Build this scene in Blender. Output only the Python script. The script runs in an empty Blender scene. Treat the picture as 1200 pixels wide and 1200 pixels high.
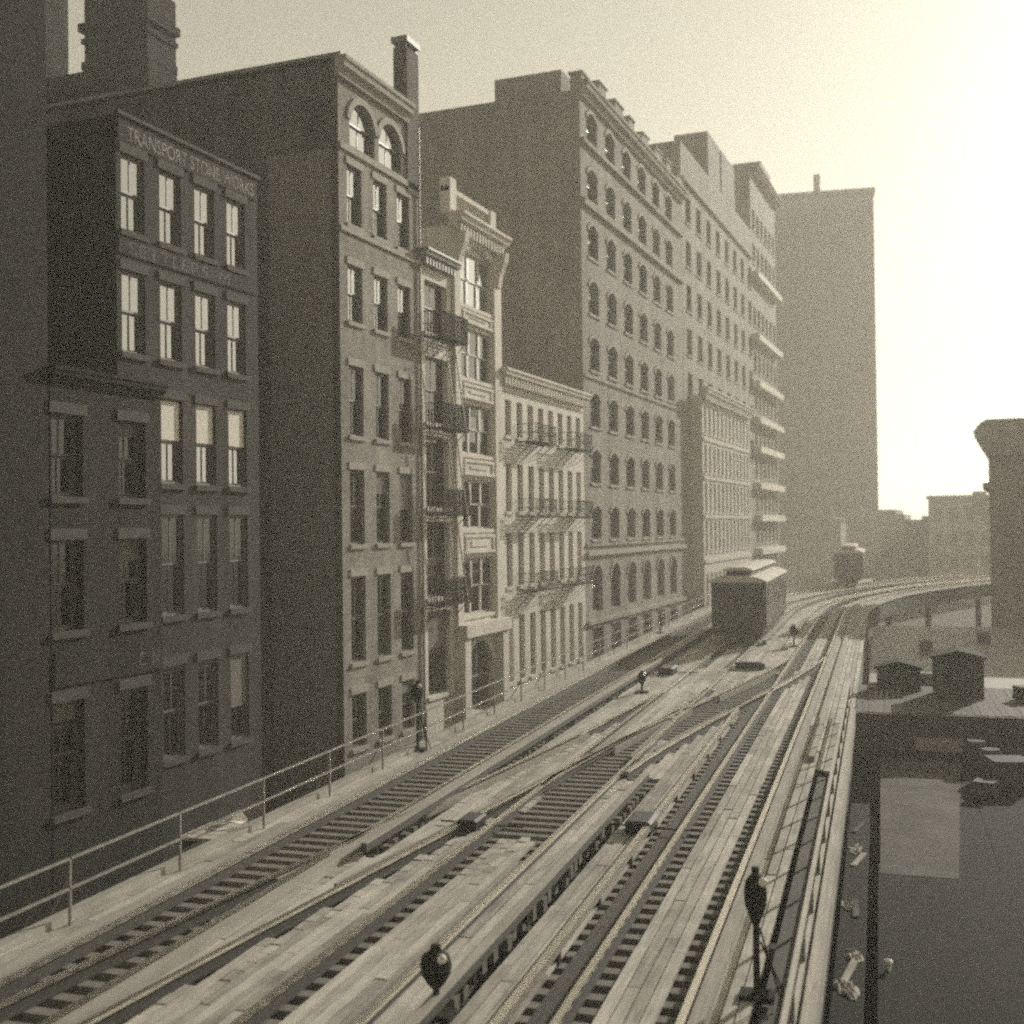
import bpy, math, random
from mathutils import Matrix, Vector
random.seed(7)
C = bpy.context.scene.collection
S = bpy.context.scene

# ------------------------------------------------------------------ camera, sky, sun, exposure
EYE = 6.06                                   # eye height above the railway deck (deck = z 0, street = z -6)
STREET = -6.0
SUN_AZ, SUN_EL = 17.0, 21.0                  # degrees right of +Y (the street's direction), above the horizon
cam_d = bpy.data.cameras.new('camera')
cam = bpy.data.objects.new('camera', cam_d); C.objects.link(cam)
cam_d.sensor_width = 36.0; cam_d.lens = 36.0 * 1380 / 1200
cam_d.clip_start = 0.1; cam_d.clip_end = 5000
cam_d.dof.use_dof = True; cam_d.dof.focus_distance = 27.0; cam_d.dof.aperture_fstop = 0.65
cam.matrix_world = (Matrix.Translation((0, 0, EYE)) @ Matrix.Rotation(math.radians(21.55), 4, 'Z')
                    @ Matrix.Rotation(math.radians(90.75), 4, 'X') @ Matrix.Rotation(math.radians(-0.7), 4, 'Z'))
S.camera = cam

world = bpy.data.worlds.new('World'); S.world = world; world.use_nodes = True
wn = world.node_tree; bg = wn.nodes['Background']
sky = wn.nodes.new('ShaderNodeTexSky'); sky.sky_type = 'NISHITA'; sky.sun_disc = False
sky.sun_elevation = math.radians(SUN_EL); sky.sun_rotation = math.radians(SUN_AZ)
sky.air_density = 1.0; sky.dust_density = 1.3; sky.ozone_density = 1.0
bw = wn.nodes.new('ShaderNodeRGBToBW'); wn.links.new(sky.outputs[0], bw.inputs[0])
tint = wn.nodes.new('ShaderNodeMix'); tint.data_type = 'RGBA'; tint.blend_type = 'MULTIPLY'
tint.inputs[0].default_value = 1.0; tint.inputs[7].default_value = (1.0, 0.945, 0.76, 1)
wn.links.new(bw.outputs[0], tint.inputs[6]); wn.links.new(tint.outputs[2], bg.inputs[0])
bg.inputs[1].default_value = 0.074

sd = bpy.data.lights.new('sun', 'SUN'); sd.energy = 5.0; sd.angle = math.radians(0.5); sd.color = (1.0, 0.94, 0.84)
sun = bpy.data.objects.new('sun', sd); C.objects.link(sun)
a, e = math.radians(SUN_AZ), math.radians(SUN_EL)
to_sun = Vector((math.sin(a) * math.cos(e), math.cos(a) * math.cos(e), math.sin(e)))
sun.rotation_euler = to_sun.to_track_quat('Z', 'Y').to_euler(); sun.location = to_sun * 300

S.view_settings.view_transform = 'Standard'; S.view_settings.look = 'None'
S.view_settings.gamma = 1.0; S.view_settings.exposure = 0.47
S.render.engine = 'CYCLES'
S.cycles.filter_width = 2.3
S.cycles.max_bounces = 6; S.cycles.volume_bounces = 1; S.cycles.use_denoising = False
S.cycles.use_adaptive_sampling = True; S.cycles.adaptive_threshold = 0.25; S.cycles.adaptive_min_samples = 24   # leaves a film-like grain
HAZE = 0.0018

# ------------------------------------------------------------------ helpers
class MB:
    """collects shapes, then links them as ONE mesh object"""
    def __init__(self): self.v = []; self.f = []
    def quad(self, *p):
        n = len(self.v); self.v += [tuple(q) for q in p]; self.f.append(tuple(range(n, n + len(p)))); return self
    def box(self, x0, x1, y0, y1, z0, z1):
        n = len(self.v)
        self.v += [(x0,y0,z0),(x1,y0,z0),(x1,y1,z0),(x0,y1,z0),(x0,y0,z1),(x1,y0,z1),(x1,y1,z1),(x0,y1,z1)]
        self.f += [tuple(n+i for i in q) for q in ((0,3,2,1),(4,5,6,7),(0,1,5,4),(1,2,6,5),(2,3,7,6),(3,0,4,7))]; return self
    def hexa(self, p):
        n = len(self.v); self.v += [tuple(q) for q in p]
        self.f += [tuple(n+i for i in q) for q in ((0,3,2,1),(4,5,6,7),(0,1,5,4),(1,2,6,5),(2,3,7,6),(3,0,4,7))]; return self
    def bar(self, p, q, r=0.03, n=6, r2=None):
        p, q = Vector(p), Vector(q); d = (q - p).normalized(); r2 = r if r2 is None else r2
        s = d.orthogonal().normalized(); t = d.cross(s); b = len(self.v)
        for c, rr in ((p, r), (q, r2)):
            for k in range(n):
                w = 2*math.pi*k/n; self.v.append(tuple(c + s*(rr*math.cos(w)) + t*(rr*math.sin(w))))
        for k in range(n): self.f.append((b+k, b+(k+1) % n, b+n+(k+1) % n, b+n+k))
        self.f.append(tuple(b+k for k in reversed(range(n)))); self.f.append(tuple(b+n+k for k in range(n))); return self
    def lathe(self, prof, c=(0,0,0), n=20, axis='z', sx=1.0, sy=1.0):
        b = len(self.v)
        for r, h in prof:
            for k in range(n):
                w = 2*math.pi*k/n; x, y = r*math.cos(w)*sx, r*math.sin(w)*sy
                q = (x, y, h) if axis == 'z' else ((h, x, y) if axis == 'x' else (x, h, y))
                self.v.append((c[0]+q[0], c[1]+q[1], c[2]+q[2]))
        for i in range(len(prof)-1):
            for k in range(n):
                a_, b_ = b+i*n+k, b+i*n+(k+1) % n
                self.f.append((a_, b_, b_+n, a_+n))
        self.f.append(tuple(b+k for k in reversed(range(n)))); m = b+(len(prof)-1)*n
        self.f.append(tuple(m+k for k in range(n))); return self
    def extrude_x(self, prof, x0, x1):
        """closed profile in (y,z), extruded along x"""
        b = len(self.v); n = len(prof)
        self.v += [(x0, y, z) for y, z in prof] + [(x1, y, z) for y, z in prof]
        for k in range(n): self.f.append((b+k, b+(k+1) % n, b+n+(k+1) % n, b+n+k))
        self.f.append(tuple(b+k for k in reversed(range(n)))); self.f.append(tuple(b+n+k for k in range(n))); return self
    def extrude_y(self, prof, y0, y1):
        """closed profile in (x,z), extruded along y"""
        b = len(self.v); n = len(prof)
        self.v += [(x, y0, z) for x, z in prof] + [(x, y1, z) for x, z in prof]
        for k in range(n): self.f.append((b+k, b+(k+1) % n, b+n+(k+1) % n, b+n+k))
        self.f.append(tuple(b+k for k in reversed(range(n)))); self.f.append(tuple(b+n+k for k in range(n))); return self
    def sweep(self, path, o0, o1, z0, z1):
        """rectangular bar along a flat path; o0..o1 = sideways offsets"""
        b = len(self.v); m = len(path)
        for i, p in enumerate(path):
            q0, q1 = path[max(i-1, 0)], path[min(i+1, m-1)]
            d = Vector((q1[0]-q0[0], q1[1]-q0[1])).normalized(); nx, ny = d.y, -d.x
            self.v += [(p[0]+nx*o0, p[1]+ny*o0, z0), (p[0]+nx*o1, p[1]+ny*o1, z0),
                       (p[0]+nx*o1, p[1]+ny*o1, z1), (p[0]+nx*o0, p[1]+ny*o0, z1)]
        for i in range(m-1):
            k = b+4*i
            for s in range(4): self.f.append((k+s, k+(s+1) % 4, k+4+(s+1) % 4, k+4+s))
        self.f.append((b, b+3, b+2, b+1)); k = b+4*(m-1); self.f.append((k, k+1, k+2, k+3)); return self
    def mesh(self, name, mat, smooth=False):
        me = bpy.data.meshes.new(name); me.from_pydata(self.v, [], self.f); me.validate()
        import bmesh
        bm = bmesh.new(); bm.from_mesh(me); bmesh.ops.recalc_face_normals(bm, faces=bm.faces); bm.to_mesh(me); bm.free()
        if smooth:
            me.polygons.foreach_set('use_smooth', [True]*len(me.polygons))
        me.materials.append(mat); return me
    def build(self, name, mat, parent=None, loc=(0,0,0), rz=0.0, smooth=False):
        return put(name, self.mesh(name, mat, smooth), parent, loc, rz)

def put(name, me, parent=None, loc=(0,0,0), rz=0.0):
    o = bpy.data.objects.new(name, me); C.objects.link(o); o.parent = parent
    o.location = loc; o.rotation_euler = (0, 0, rz); return o

def tag(o, label, cat, group=None):
    o['label'] = label; o['category'] = cat
    if group: o['group'] = group
    return o

def thing(name, label, cat, loc=(0,0,0), rz=0.0, group=None):
    return tag(put(name, None, None, loc, rz), label, cat, group)

def structure(o): o['kind'] = 'structure'; return o

def copy_tree(o, parent=None):
    c = o.copy(); C.objects.link(c); c.parent = parent
    for ch in list(o.children): copy_tree(ch, c)
    return c

# ------------------------------------------------------------------ materials
def tone(v, w=1.0): return (v, v*(1-0.05*w), v*(1-0.15*w), 1)

def mat_new(name):
    m = bpy.data.materials.new(name); m.use_nodes = True
    nt = m.node_tree; return m, nt, nt.nodes['Principled BSDF']

def plain(name, v, rough=0.7, metal=0.0, var=0.35, scale=3.0, bump=0.0, stretch=(1,1,1)):
    m, nt, b = mat_new(name)
    if rough > .8: b.inputs['Specular IOR Level'].default_value = 0.12
    tc = nt.nodes.new('ShaderNodeTexCoord'); mp = nt.nodes.new('ShaderNodeMapping'); mp.inputs['Scale'].default_value = stretch
    nt.links.new(tc.outputs['Object'], mp.inputs[0])
    n = nt.nodes.new('ShaderNodeTexNoise'); n.inputs['Scale'].default_value = scale; n.inputs['Detail'].default_value = 6; n.inputs['Roughness'].default_value = 0.65
    nt.links.new(mp.outputs[0], n.inputs[0])
    r = nt.nodes.new('ShaderNodeValToRGB'); r.color_ramp.elements[0].position = 0.28; r.color_ramp.elements[1].position = 0.75
    r.color_ramp.elements[0].color = tone(v*(1-var)); r.color_ramp.elements[1].color = tone(v*(1+var))
    nt.links.new(n.outputs[0], r.inputs[0]); nt.links.new(r.outputs[0], b.inputs['Base Color'])
    b.inputs['Roughness'].default_value = rough; b.inputs['Metallic'].default_value = metal
    if bump:
        bp = nt.nodes.new('ShaderNodeBump'); bp.inputs['Strength'].default_value = bump; bp.inputs['Distance'].default_value = 0.05
        nt.links.new(n.outputs[0], bp.inputs['Height']); nt.links.new(bp.outputs[0], b.inputs['Normal'])
    return m

def brick(name, v, mortar=1.35, stain=0.45, var=0.25, course=0.075):
    """brickwork laid on any upright face (u = x + y, v = z), with patchy and streaky soot"""
    m, nt, b = mat_new(name); L = nt.links.new; N = nt.nodes.new
    tc = N('ShaderNodeTexCoord'); sp = N('ShaderNodeSeparateXYZ'); L(tc.outputs['Object'], sp.inputs[0])
    ad = N('ShaderNodeMath'); L(sp.outputs[0], ad.inputs[0]); L(sp.outputs[1], ad.inputs[1])
    cb = N('ShaderNodeCombineXYZ'); L(ad.outputs[0], cb.inputs[0]); L(sp.outputs[2], cb.inputs[1])
    br = N('ShaderNodeTexBrick'); br.inputs['Scale'].default_value = 1.0
    br.inputs['Brick Width'].default_value = course*2.9; br.inputs['Row Height'].default_value = course; br.inputs['Mortar Size'].default_value = 0.008
    br.inputs['Color1'].default_value = tone(v*(1-var)); br.inputs['Color2'].default_value = tone(v*(1+var)); br.inputs['Mortar'].default_value = tone(v*mortar)
    L(cb.outputs[0], br.inputs['Vector'])
    n1 = N('ShaderNodeTexNoise'); n1.inputs['Scale'].default_value = 0.45; n1.inputs['Detail'].default_value = 8; n1.inputs['Roughness'].default_value = 0.7
    L(tc.outputs['Object'], n1.inputs[0])
    mp = N('ShaderNodeMapping'); mp.inputs['Scale'].default_value = (1.1, 1.1, 0.09); L(tc.outputs['Object'], mp.inputs[0])
    n2 = N('ShaderNodeTexNoise'); n2.inputs['Scale'].default_value = 1.0; n2.inputs['Detail'].default_value = 5; L(mp.outputs[0], n2.inputs[0])
    mu = N('ShaderNodeMath'); mu.operation = 'MULTIPLY'; L(n1.outputs[0], mu.inputs[0]); L(n2.outputs[0], mu.inputs[1])
    rg = N('ShaderNodeMapRange'); rg.inputs[1].default_value = 0.12; rg.inputs[2].default_value = 0.40
    rg.inputs[3].default_value = 1-stain; rg.inputs[4].default_value = 1+stain*0.5; L(mu.outputs[0], rg.inputs[0])
    mx = N('ShaderNodeMix'); mx.data_type = 'RGBA'; mx.blend_type = 'MULTIPLY'; mx.inputs[0].default_value = 1
    L(br.outputs['Color'], mx.inputs[6]); L(rg.outputs[0], mx.inputs[7]); L(mx.outputs[2], b.inputs['Base Color'])
    b.inputs['Roughness'].default_value = 0.9; b.inputs['Specular IOR Level'].default_value = 0.15
    bp = N('ShaderNodeBump'); bp.inputs['Strength'].default_value = 0.35; bp.inputs['Distance'].default_value = 0.02
    iv = N('ShaderNodeMath'); iv.operation = 'SUBTRACT'; iv.inputs[0].default_value = 1; L(br.outputs['Fac'], iv.inputs[1])
    L(iv.outputs[0], bp.inputs['Height']); L(bp.outputs[0], b.inputs['Normal'])
    return m

def timber(name, v, var=0.4, rough=0.75):
    """weathered boards: each board (mesh island) its own tone, grain along local y"""
    m, nt, b = mat_new(name); L = nt.links.new; N = nt.nodes.new
    g = N('ShaderNodeNewGeometry'); tc = N('ShaderNodeTexCoord')
    mp = N('ShaderNodeMapping'); mp.inputs['Scale'].default_value = (22, 1.2, 6); L(tc.outputs['Object'], mp.inputs[0])
    n = N('ShaderNodeTexNoise'); n.inputs['Scale'].default_value = 1; n.inputs['Detail'].default_value = 6; L(mp.outputs[0], n.inputs[0])
    n2 = N('ShaderNodeTexNoise'); n2.inputs['Scale'].default_value = 0.8; n2.inputs['Detail'].default_value = 9; n2.inputs['Roughness'].default_value = 0.7
    L(tc.outputs['Object'], n2.inputs[0])
    a1 = N('ShaderNodeMath'); a1.operation = 'MULTIPLY_ADD'; a1.inputs[1].default_value = 0.45; L(g.outputs['Random Per Island'], a1.inputs[0]); L(n.outputs[0], a1.inputs[2])
    a2 = N('ShaderNodeMath'); a2.operation = 'MULTIPLY_ADD'; a2.inputs[1].default_value = 1.1; L(n2.outputs[0], a2.inputs[0]); L(a1.outputs[0], a2.inputs[2])
    r = N('ShaderNodeMapRange'); r.inputs[1].default_value = 0.85; r.inputs[2].default_value = 1.65; r.inputs[3].default_value = v*(1-var); r.inputs[4].default_value = v*(1+var)
    L(a2.outputs[0], r.inputs[0])
    c = N('ShaderNodeMix'); c.data_type = 'RGBA'; c.blend_type = 'MULTIPLY'; c.inputs[0].default_value = 1; c.inputs[7].default_value = tone(1.0)
    L(r.outputs[0], c.inputs[6]); L(c.outputs[2], b.inputs['Base Color']); b.inputs['Roughness'].default_value = rough; b.inputs['Specular IOR Level'].default_value = 0.15
    bp = N('ShaderNodeBump'); bp.inputs['Strength'].default_value = 0.25; bp.inputs['Distance'].default_value = 0.01
    L(n.outputs[0], bp.inputs['Height']); L(bp.outputs[0], b.inputs['Normal'])
    return m

def glass(name, v=0.012, ior=2.3):
    m, nt, b = mat_new(name); N = nt.nodes.new; L = nt.links.new
    b.inputs['Base Color'].default_value = tone(v); b.inputs['Roughness'].default_value = 0.03; b.inputs['IOR'].default_value = ior
    tc = N('ShaderNodeTexCoord'); n = N('ShaderNodeTexNoise'); n.inputs['Scale'].default_value = 1.6; L(tc.outputs['Object'], n.inputs[0])
    bp = N('ShaderNodeBump'); bp.inputs['Strength'].default_value = 0.06; bp.inputs['Distance'].default_value = 0.02
    L(n.outputs[0], bp.inputs['Height']); L(bp.outputs[0], b.inputs['Normal']); return m

def worn_paint(name, v):
    """sign painter's letters, half flaked away"""
    m, nt, b = mat_new(name); N = nt.nodes.new; L = nt.links.new
    b.inputs['Base Color'].default_value = tone(v); b.inputs['Roughness'].default_value = 0.9
    tc = N('ShaderNodeTexCoord'); n = N('ShaderNodeTexNoise'); n.inputs['Scale'].default_value = 2.6; n.inputs['Detail'].default_value = 8; n.inputs['Roughness'].default_value = 0.75
    L(tc.outputs['Object'], n.inputs[0])
    r = N('ShaderNodeMapRange'); r.inputs[1].default_value = 0.36; r.inputs[2].default_value = 0.56; r.inputs[3].default_value = 0.1; r.inputs[4].default_value = 1.0
    L(n.outputs[0], r.inputs[0]); L(r.outputs[0], b.inputs['Alpha']); return m

M = dict(
    soot=brick('soot_brick', 0.022, 1.2, 0.5), dark=brick('dark_brick', 0.042, 1.3, 0.5), side1=brick('sooty_party_wall', 0.018, 1.2, 0.5), low=brick('sooty_low_brick', 0.022, 1.25, 0.5), back=brick('back_brick', 0.025, 1.2, 0.5),  # near-left walls: edge darkness and shade put into the brick colours
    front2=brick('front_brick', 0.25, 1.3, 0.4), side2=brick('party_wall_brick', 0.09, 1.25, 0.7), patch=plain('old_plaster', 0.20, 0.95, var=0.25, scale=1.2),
    tall=brick('tall_brick', 0.25, 1.25, 0.4), tall2=brick('grey_brick', 0.29, 1.25, 0.4), far=brick('far_brick', 0.30, 1.2, 0.35),  # walls painted paler so distance reads hazier than the thin air makes it
    white=plain('white_masonry', 0.60, 0.85, var=0.18, scale=1.1, stretch=(1,1,0.35)), cream=plain('limestone', 0.60, 0.85, var=0.22, scale=1.3, stretch=(1,1,0.4)),
    pale=plain('pale_stucco', 0.50, 0.85, var=0.2, scale=1.5, stretch=(1,1,0.4)), stone=plain('sill_stone', 0.34, 0.85, var=0.25, scale=4), soot_stone=plain('sooty_stone', 0.075, 0.85, var=0.3, scale=4),  # darkest stone: near-left sills and coping, dimmed along with their walls
    tin=plain('painted_tin', 0.20, 0.6, var=0.3, scale=2), sash=plain('sash_paint', 0.10, 0.5, var=0.2, scale=5), sash_l=plain('pale_sash_paint', 0.42, 0.5, var=0.15, scale=5),
    glass=glass('window_glass', 0.012, 1.6), clean=glass('clean_window_glass', 0.02, 4.0), dusty=glass('dusty_window_glass', 0.06, 2.4), iron=plain('black_iron', 0.022, 0.85, 0.0, 0.3, 6), rail_iron=plain('weathered_iron_pipe', 0.26, 0.5, 0.3, 0.3, 6),  # upper panes' sky reflection boosted; far panes lightened to imitate haze
    steel=plain('polished_rail', 0.92, 0.30, 1.0, 0.15, 8, 0, (1,0.3,1)), check=plain('worn_check_rail', 0.30, 0.85, 0.0, 0.3, 8), rust=plain('rusty_rail_side', 0.06, 0.8, 0.2, 0.4, 10),
    deck=timber('weathered_deck', 0.38, 0.5), tie=timber('creosote_tie', 0.17, 0.5), guard=timber('guard_timber', 0.32, 0.3), board=timber('pale_board', 0.44, 0.25), dboard=timber('dark_board', 0.06, 0.4),
    girder=plain('girder_paint', 0.05, 0.7, 0.2, 0.4, 3), street=plain('cobbles', 0.075, 0.9, 0, 0.45, 1.3, 0.4), pave=plain('flagstones', 0.17, 0.9, 0, 0.25, 1.1),  # cobbles darkened in place of shadow over the street
    tar=plain('tar_roof', 0.010, 0.9, 0, 0.8, 1.5), tinroof=plain('pale_tin_roof', 0.085, 0.85, 0.0, 0.5, 0.9), canvas=plain('canvas_roof', 0.55, 0.85, 0, 0.15, 2), coach=plain('coach_paint', 0.06, 0.45, 0, 0.3, 3),  # near-black roof stands in for shade, pale roof for a sunlit patch
    coach_l=plain('coach_pillar_paint', 0.30, 0.5, 0, 0.2, 3), white_p=plain('white_paper', 0.8, 0.8, 0, 0.08, 3), shade=plain('roller_blind', 0.7, 0.9, 0, 0.08, 4), letter=worn_paint('worn_letters', 0.28), letter2=worn_paint('worn_letters_faint', 0.13), rag=plain('canvas_rag', 0.34, 0.9, 0, 0.25, 4), blind2=plain('faded_blind', 0.16, 0.9, 0, 0.2, 4), floor=timber('platform_boards', 0.085, 0.4), lens=plain('lamp_lens', 0.8, 0.1, 0, 0.05, 4),
)

# ------------------------------------------------------------------ ground
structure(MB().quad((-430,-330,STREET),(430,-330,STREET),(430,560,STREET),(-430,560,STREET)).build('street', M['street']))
structure(MB().box(-21,-16.5,-20,135,STREET-0.1,STREET+0.14).build('pavement', M['pave']))

# ------------------------------------------------------------------ haze
if HAZE:
    hz = MB().box(-440,440,-340,570,STREET-1.2,100).build('haze', M['glass']); hz['kind'] = 'stuff'
    hm = bpy.data.materials.new('haze_air'); hm.use_nodes = True; nt = hm.node_tree; nt.nodes.clear()
    out = nt.nodes.new('ShaderNodeOutputMaterial'); pv = nt.nodes.new('ShaderNodeVolumePrincipled')
    pv.inputs['Color'].default_value = (1.0, 0.97, 0.86, 1); pv.inputs['Density'].default_value = HAZE; pv.inputs['Anisotropy'].default_value = 0.25
    nt.links.new(pv.outputs[0], out.inputs['Volume']); hz.data.materials.clear(); hz.data.materials.append(hm)

# ------------------------------------------------------------------ building kit
# local frame of every building on the left: x = out into the street, y = along the street, z = up from the street
def wall(mb, L, ztop, ops, d, depth, z0=0.0):
    """front wall with real openings (ya, yb, za, zb, rise), reveals of depth d; plus sides, back and roof"""
    ys = sorted({0.0, L} | {q for o in ops for q in o[:2]}); zs = sorted({z0, ztop} | {q for o in ops for q in o[2:4]})
    for i in range(len(ys)-1):
        for j in range(len(zs)-1):
            yc, zc = (ys[i]+ys[i+1])/2, (zs[j]+zs[j+1])/2
            if any(o[0] < yc < o[1] and o[2] < zc < o[3] for o in ops): continue
            mb.quad((0,ys[i],zs[j]),(0,ys[i+1],zs[j]),(0,ys[i+1],zs[j+1]),(0,ys[i],zs[j+1]))
    for ya, yb, za, zb, rise in ops:
        mb.quad((0,ya,za),(-d,ya,za),(-d,ya,zb),(0,ya,zb)); mb.quad((0,yb,za),(0,yb,zb),(-d,yb,zb),(-d,yb,za))
        mb.quad((0,ya,za),(0,yb,za),(-d,yb,za),(-d,ya,za)); mb.quad((0,ya,zb),(-d,ya,zb),(-d,yb,zb),(0,yb,zb))
        if rise:
            w = (yb-ya)/2; R = (w*w+rise*rise)/(2*rise); cz = zb-R; cy = (ya+yb)/2; a0 = math.asin(min(1, w/R)); n = 10
            pts = [(cy+R*math.sin(-a0+2*a0*k/n), cz+R*math.cos(-a0+2*a0*k/n)) for k in range(n+1)]
            for (y0, q0), (y1, q1) in zip(pts, pts[1:]):
                mb.quad((0,y0,q0),(0,y1,q1),(0,y1,zb),(0,y0,zb)); mb.quad((0,y0,q0),(-d,y0,q0),(-d,y1,q1),(0,y1,q1))
    X = -depth
    mb.quad((0,0,z0),(0,0,ztop),(X,0,ztop),(X,0,z0)); mb.quad((0,L,z0),(X,L,z0),(X,L,ztop),(0,L,ztop))
    mb.quad((X,0,z0),(X,0,ztop),(X,L,ztop),(X,L,z0)); mb.quad((0,0,ztop),(0,L,ztop),(X,L,ztop),(X,0,ztop))

CACHE = {}; rnd_b = random.Random(11)
def window_meshes(w, h, d, lights, sash, fm, rise, sm, gl):
    key = (round(w,2), round(h,2), d, lights, sash, fm, round(rise,2), sm, gl)
    if key in CACHE: return CACHE[key]
    f, t = MB(), 0.055; hw = w/2
    f.box(-d-.12,-d+.05,-hw,-hw+.05,0,h); f.box(-d-.12,-d+.05,hw-.05,hw,0,h); f.box(-d-.12,-d+.05,-hw+.05,hw-.05,0,.06); f.box(-d-.12,-d+.05,-hw+.05,hw-.05,h-.05,h)
    p = MB(); mid = h*0.5; iw = hw-.05
    for z0, z1, x in (((.06, mid, -d-.06), (mid, h-.05, -d+.0)) if sash else ((.06, h-.05, -d-.02),)):
        f.box(x-.022,x+.022,-iw,-iw+t,z0,z1); f.box(x-.022,x+.022,iw-t,iw,z0,z1)
        f.box(x-.022,x+.022,-iw+t,iw-t,z0,z0+t); f.box(x-.022,x+.022,-iw+t,iw-t,z1-t,z1)
        for k in range(1, lights):
            y = -iw+2*iw*k/lights; q = .02 if lights < 3 else .11; f.box(x-.018-(q > .1)*.05,x+.018+(q > .1)*.04,y-q,y+q,z0+t,z1-t)
        p.quad((x,-iw+.03,z0+.03),(x,iw-.03,z0+.03),(x,iw-.03,z1-.03),(x,-iw+.03,z1-.03))
    s = MB().box(-d+.052,.09,-hw-.10,hw+.10,-.16,-.003)
    if rise:
        R = (hw*hw+rise*rise)/(2*rise); cz = h-R; a0 = math.asin(min(1, hw/R)); l = MB(); n = 10
        for k in range(n):
            a, b = -a0+2*a0*k/n, -a0+2*a0*(k+1)/n
            q = [((R+.01)*math.sin(a), cz+(R+.01)*math.cos(a)), ((R+.01)*math.sin(b), cz+(R+.01)*math.cos(b)), ((R+.26)*math.sin(b), cz+(R+.26)*math.cos(b)), ((R+.26)*math.sin(a), cz+(R+.26)*math.cos(a))]
            l.hexa([(-.02,y,z) for y, z in q] + [(.07,y,z) for y, z in q])
    else:
        l = MB().box(-.05,.05,-hw-.10,hw+.10,h+.003,h+.26)
    CACHE[key] = (f.mesh('window', M[fm]), p.mesh('pane', M[gl]), s.mesh('sill', M[sm]), l.mesh('lintel', M[sm])); return CACHE[key]

def add_window(root, y, z, w, h, d=0.28, lights=2, sash=True, fm='sash', rise=0.0, sm='stone', lintel=True, sill=True, shade=0.0, gl='glass', bm='shade'):
    f, p, s, l = window_meshes(w, h, d, lights, sash, fm, rise, sm, gl)
    o = put('window', f, root, (0, y, z)); put('pane', p, o)
    if sill: put('sill', s, o)
    if lintel: put('lintel', l, o)
    if shade:
        MB().box(-d+.03,-d+.045,-w/2+.06,w/2-.06,h*(1-shade),h-.05).build('blind', M[bm], o)
    return o

def building(name, label, xf, Y0, Y1, ztop, depth, mat, wins, d=0.28, group=None, cat='building', extra_ops=(), **kw):
    """wins: (Ycentre, z_bottom, z_top, width[, overrides]) in street coordinates with deck level = 0"""
    root = thing(name, label, cat, (xf, Y0, STREET), 0, group)
    ops, todo = [], []
    for wv in wins:
        yc, zb, zt, w = wv[:4]; o = dict(kw); o.update(wv[4] if len(wv) > 4 else {})
        y, z, h = yc-Y0, zb-STREET, zt-zb
        ops.append((y-w/2, y+w/2, z, z+h, o.get('rise', 0))); todo.append((y, z, w, h, o))
    mb = MB(); wall(mb, Y1-Y0, ztop-STREET, ops+list(extra_ops), d+.1, depth); mb.build('wall', mat, root)
    for y, z, w, h, o in todo:
        if o.get('gl') != 'clean' and not o.get('shade') and not o.get('rise') and rnd_b.random() < .3: o['shade'] = rnd_b.uniform(.18, .62); o['bm'] = 'blind2'
        add_window(root, y, z, w, h, d, **o)
    return root

def lettering(text, root, y, z, size, mat, length, x=0.052):
    cu = bpy.data.curves.new('lettering', 'FONT'); cu.body = text; cu.size = size; cu.extrude = 0.001; cu.align_x = 'LEFT'
    cu.materials.append(mat); o = put('lettering', cu, root, (x, y, z)); o.rotation_euler = (math.pi/2, 0, math.pi/2)
    bpy.context.view_layer.update(); me = bpy.data.meshes.new_from_object(o.evaluated_get(bpy.context.evaluated_depsgraph_get()))
    bpy.data.objects.remove(o); o = put('lettering', me, root, (x, y, z)); o.rotation_euler = (math.pi/2, 0, math.pi/2)
    o.scale = (length/max(v.co.x for v in me.vertices), 1, 1); return o

def belt(root, name, mat, L, z0, z1, out, y0=0.0, back=0.02):
    return MB().box(-back, out, y0-0.0, L, z0-STREET, z1-STREET).build(name, mat, root)

def cornice(root, mat, L, z0, z1, out, name='cornice', dent=0, y0=0.0):
    h = z1-z0; a = z0-STREET; mb = MB()
    mb.extrude_y([(-.03,a),(out*.35,a),(out*.45,a+h*.3),(out*.8,a+h*.45),(out*.85,a+h*.7),(out,a+h*.8),(out,a+h),(-.03,a+h+.02)], y0-out*.25, L+out*.25)
    if dent:
        n = int((L-y0)/dent)
        for k in range(n): mb.box(0.0, out*.62, y0+k*dent+dent*.2, y0+k*dent+dent*.62, a-.02-h*.35, a+h*.29)
    return mb.build(name, mat, root)

# ------------------------------------------------------------------ the left row, from the camera outwards
# building at the near left, frame-edge darkness put into its brick colour
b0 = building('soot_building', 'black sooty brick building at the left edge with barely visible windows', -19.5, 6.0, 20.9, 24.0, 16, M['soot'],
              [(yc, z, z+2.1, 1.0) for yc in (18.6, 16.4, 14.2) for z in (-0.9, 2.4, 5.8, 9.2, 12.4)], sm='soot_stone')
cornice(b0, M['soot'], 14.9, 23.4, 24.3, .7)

# low dark building standing forward of the lettered one
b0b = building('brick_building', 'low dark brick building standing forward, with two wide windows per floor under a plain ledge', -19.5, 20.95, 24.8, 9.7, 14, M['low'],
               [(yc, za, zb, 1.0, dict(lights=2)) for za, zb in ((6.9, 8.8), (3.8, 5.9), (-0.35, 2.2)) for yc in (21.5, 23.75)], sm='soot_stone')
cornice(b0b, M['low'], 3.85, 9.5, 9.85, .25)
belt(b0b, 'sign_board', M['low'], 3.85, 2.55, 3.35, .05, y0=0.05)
lettering('C  N', b0b, 2.9, 2.72-STREET, .5, M['letter2'], .8)

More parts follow.
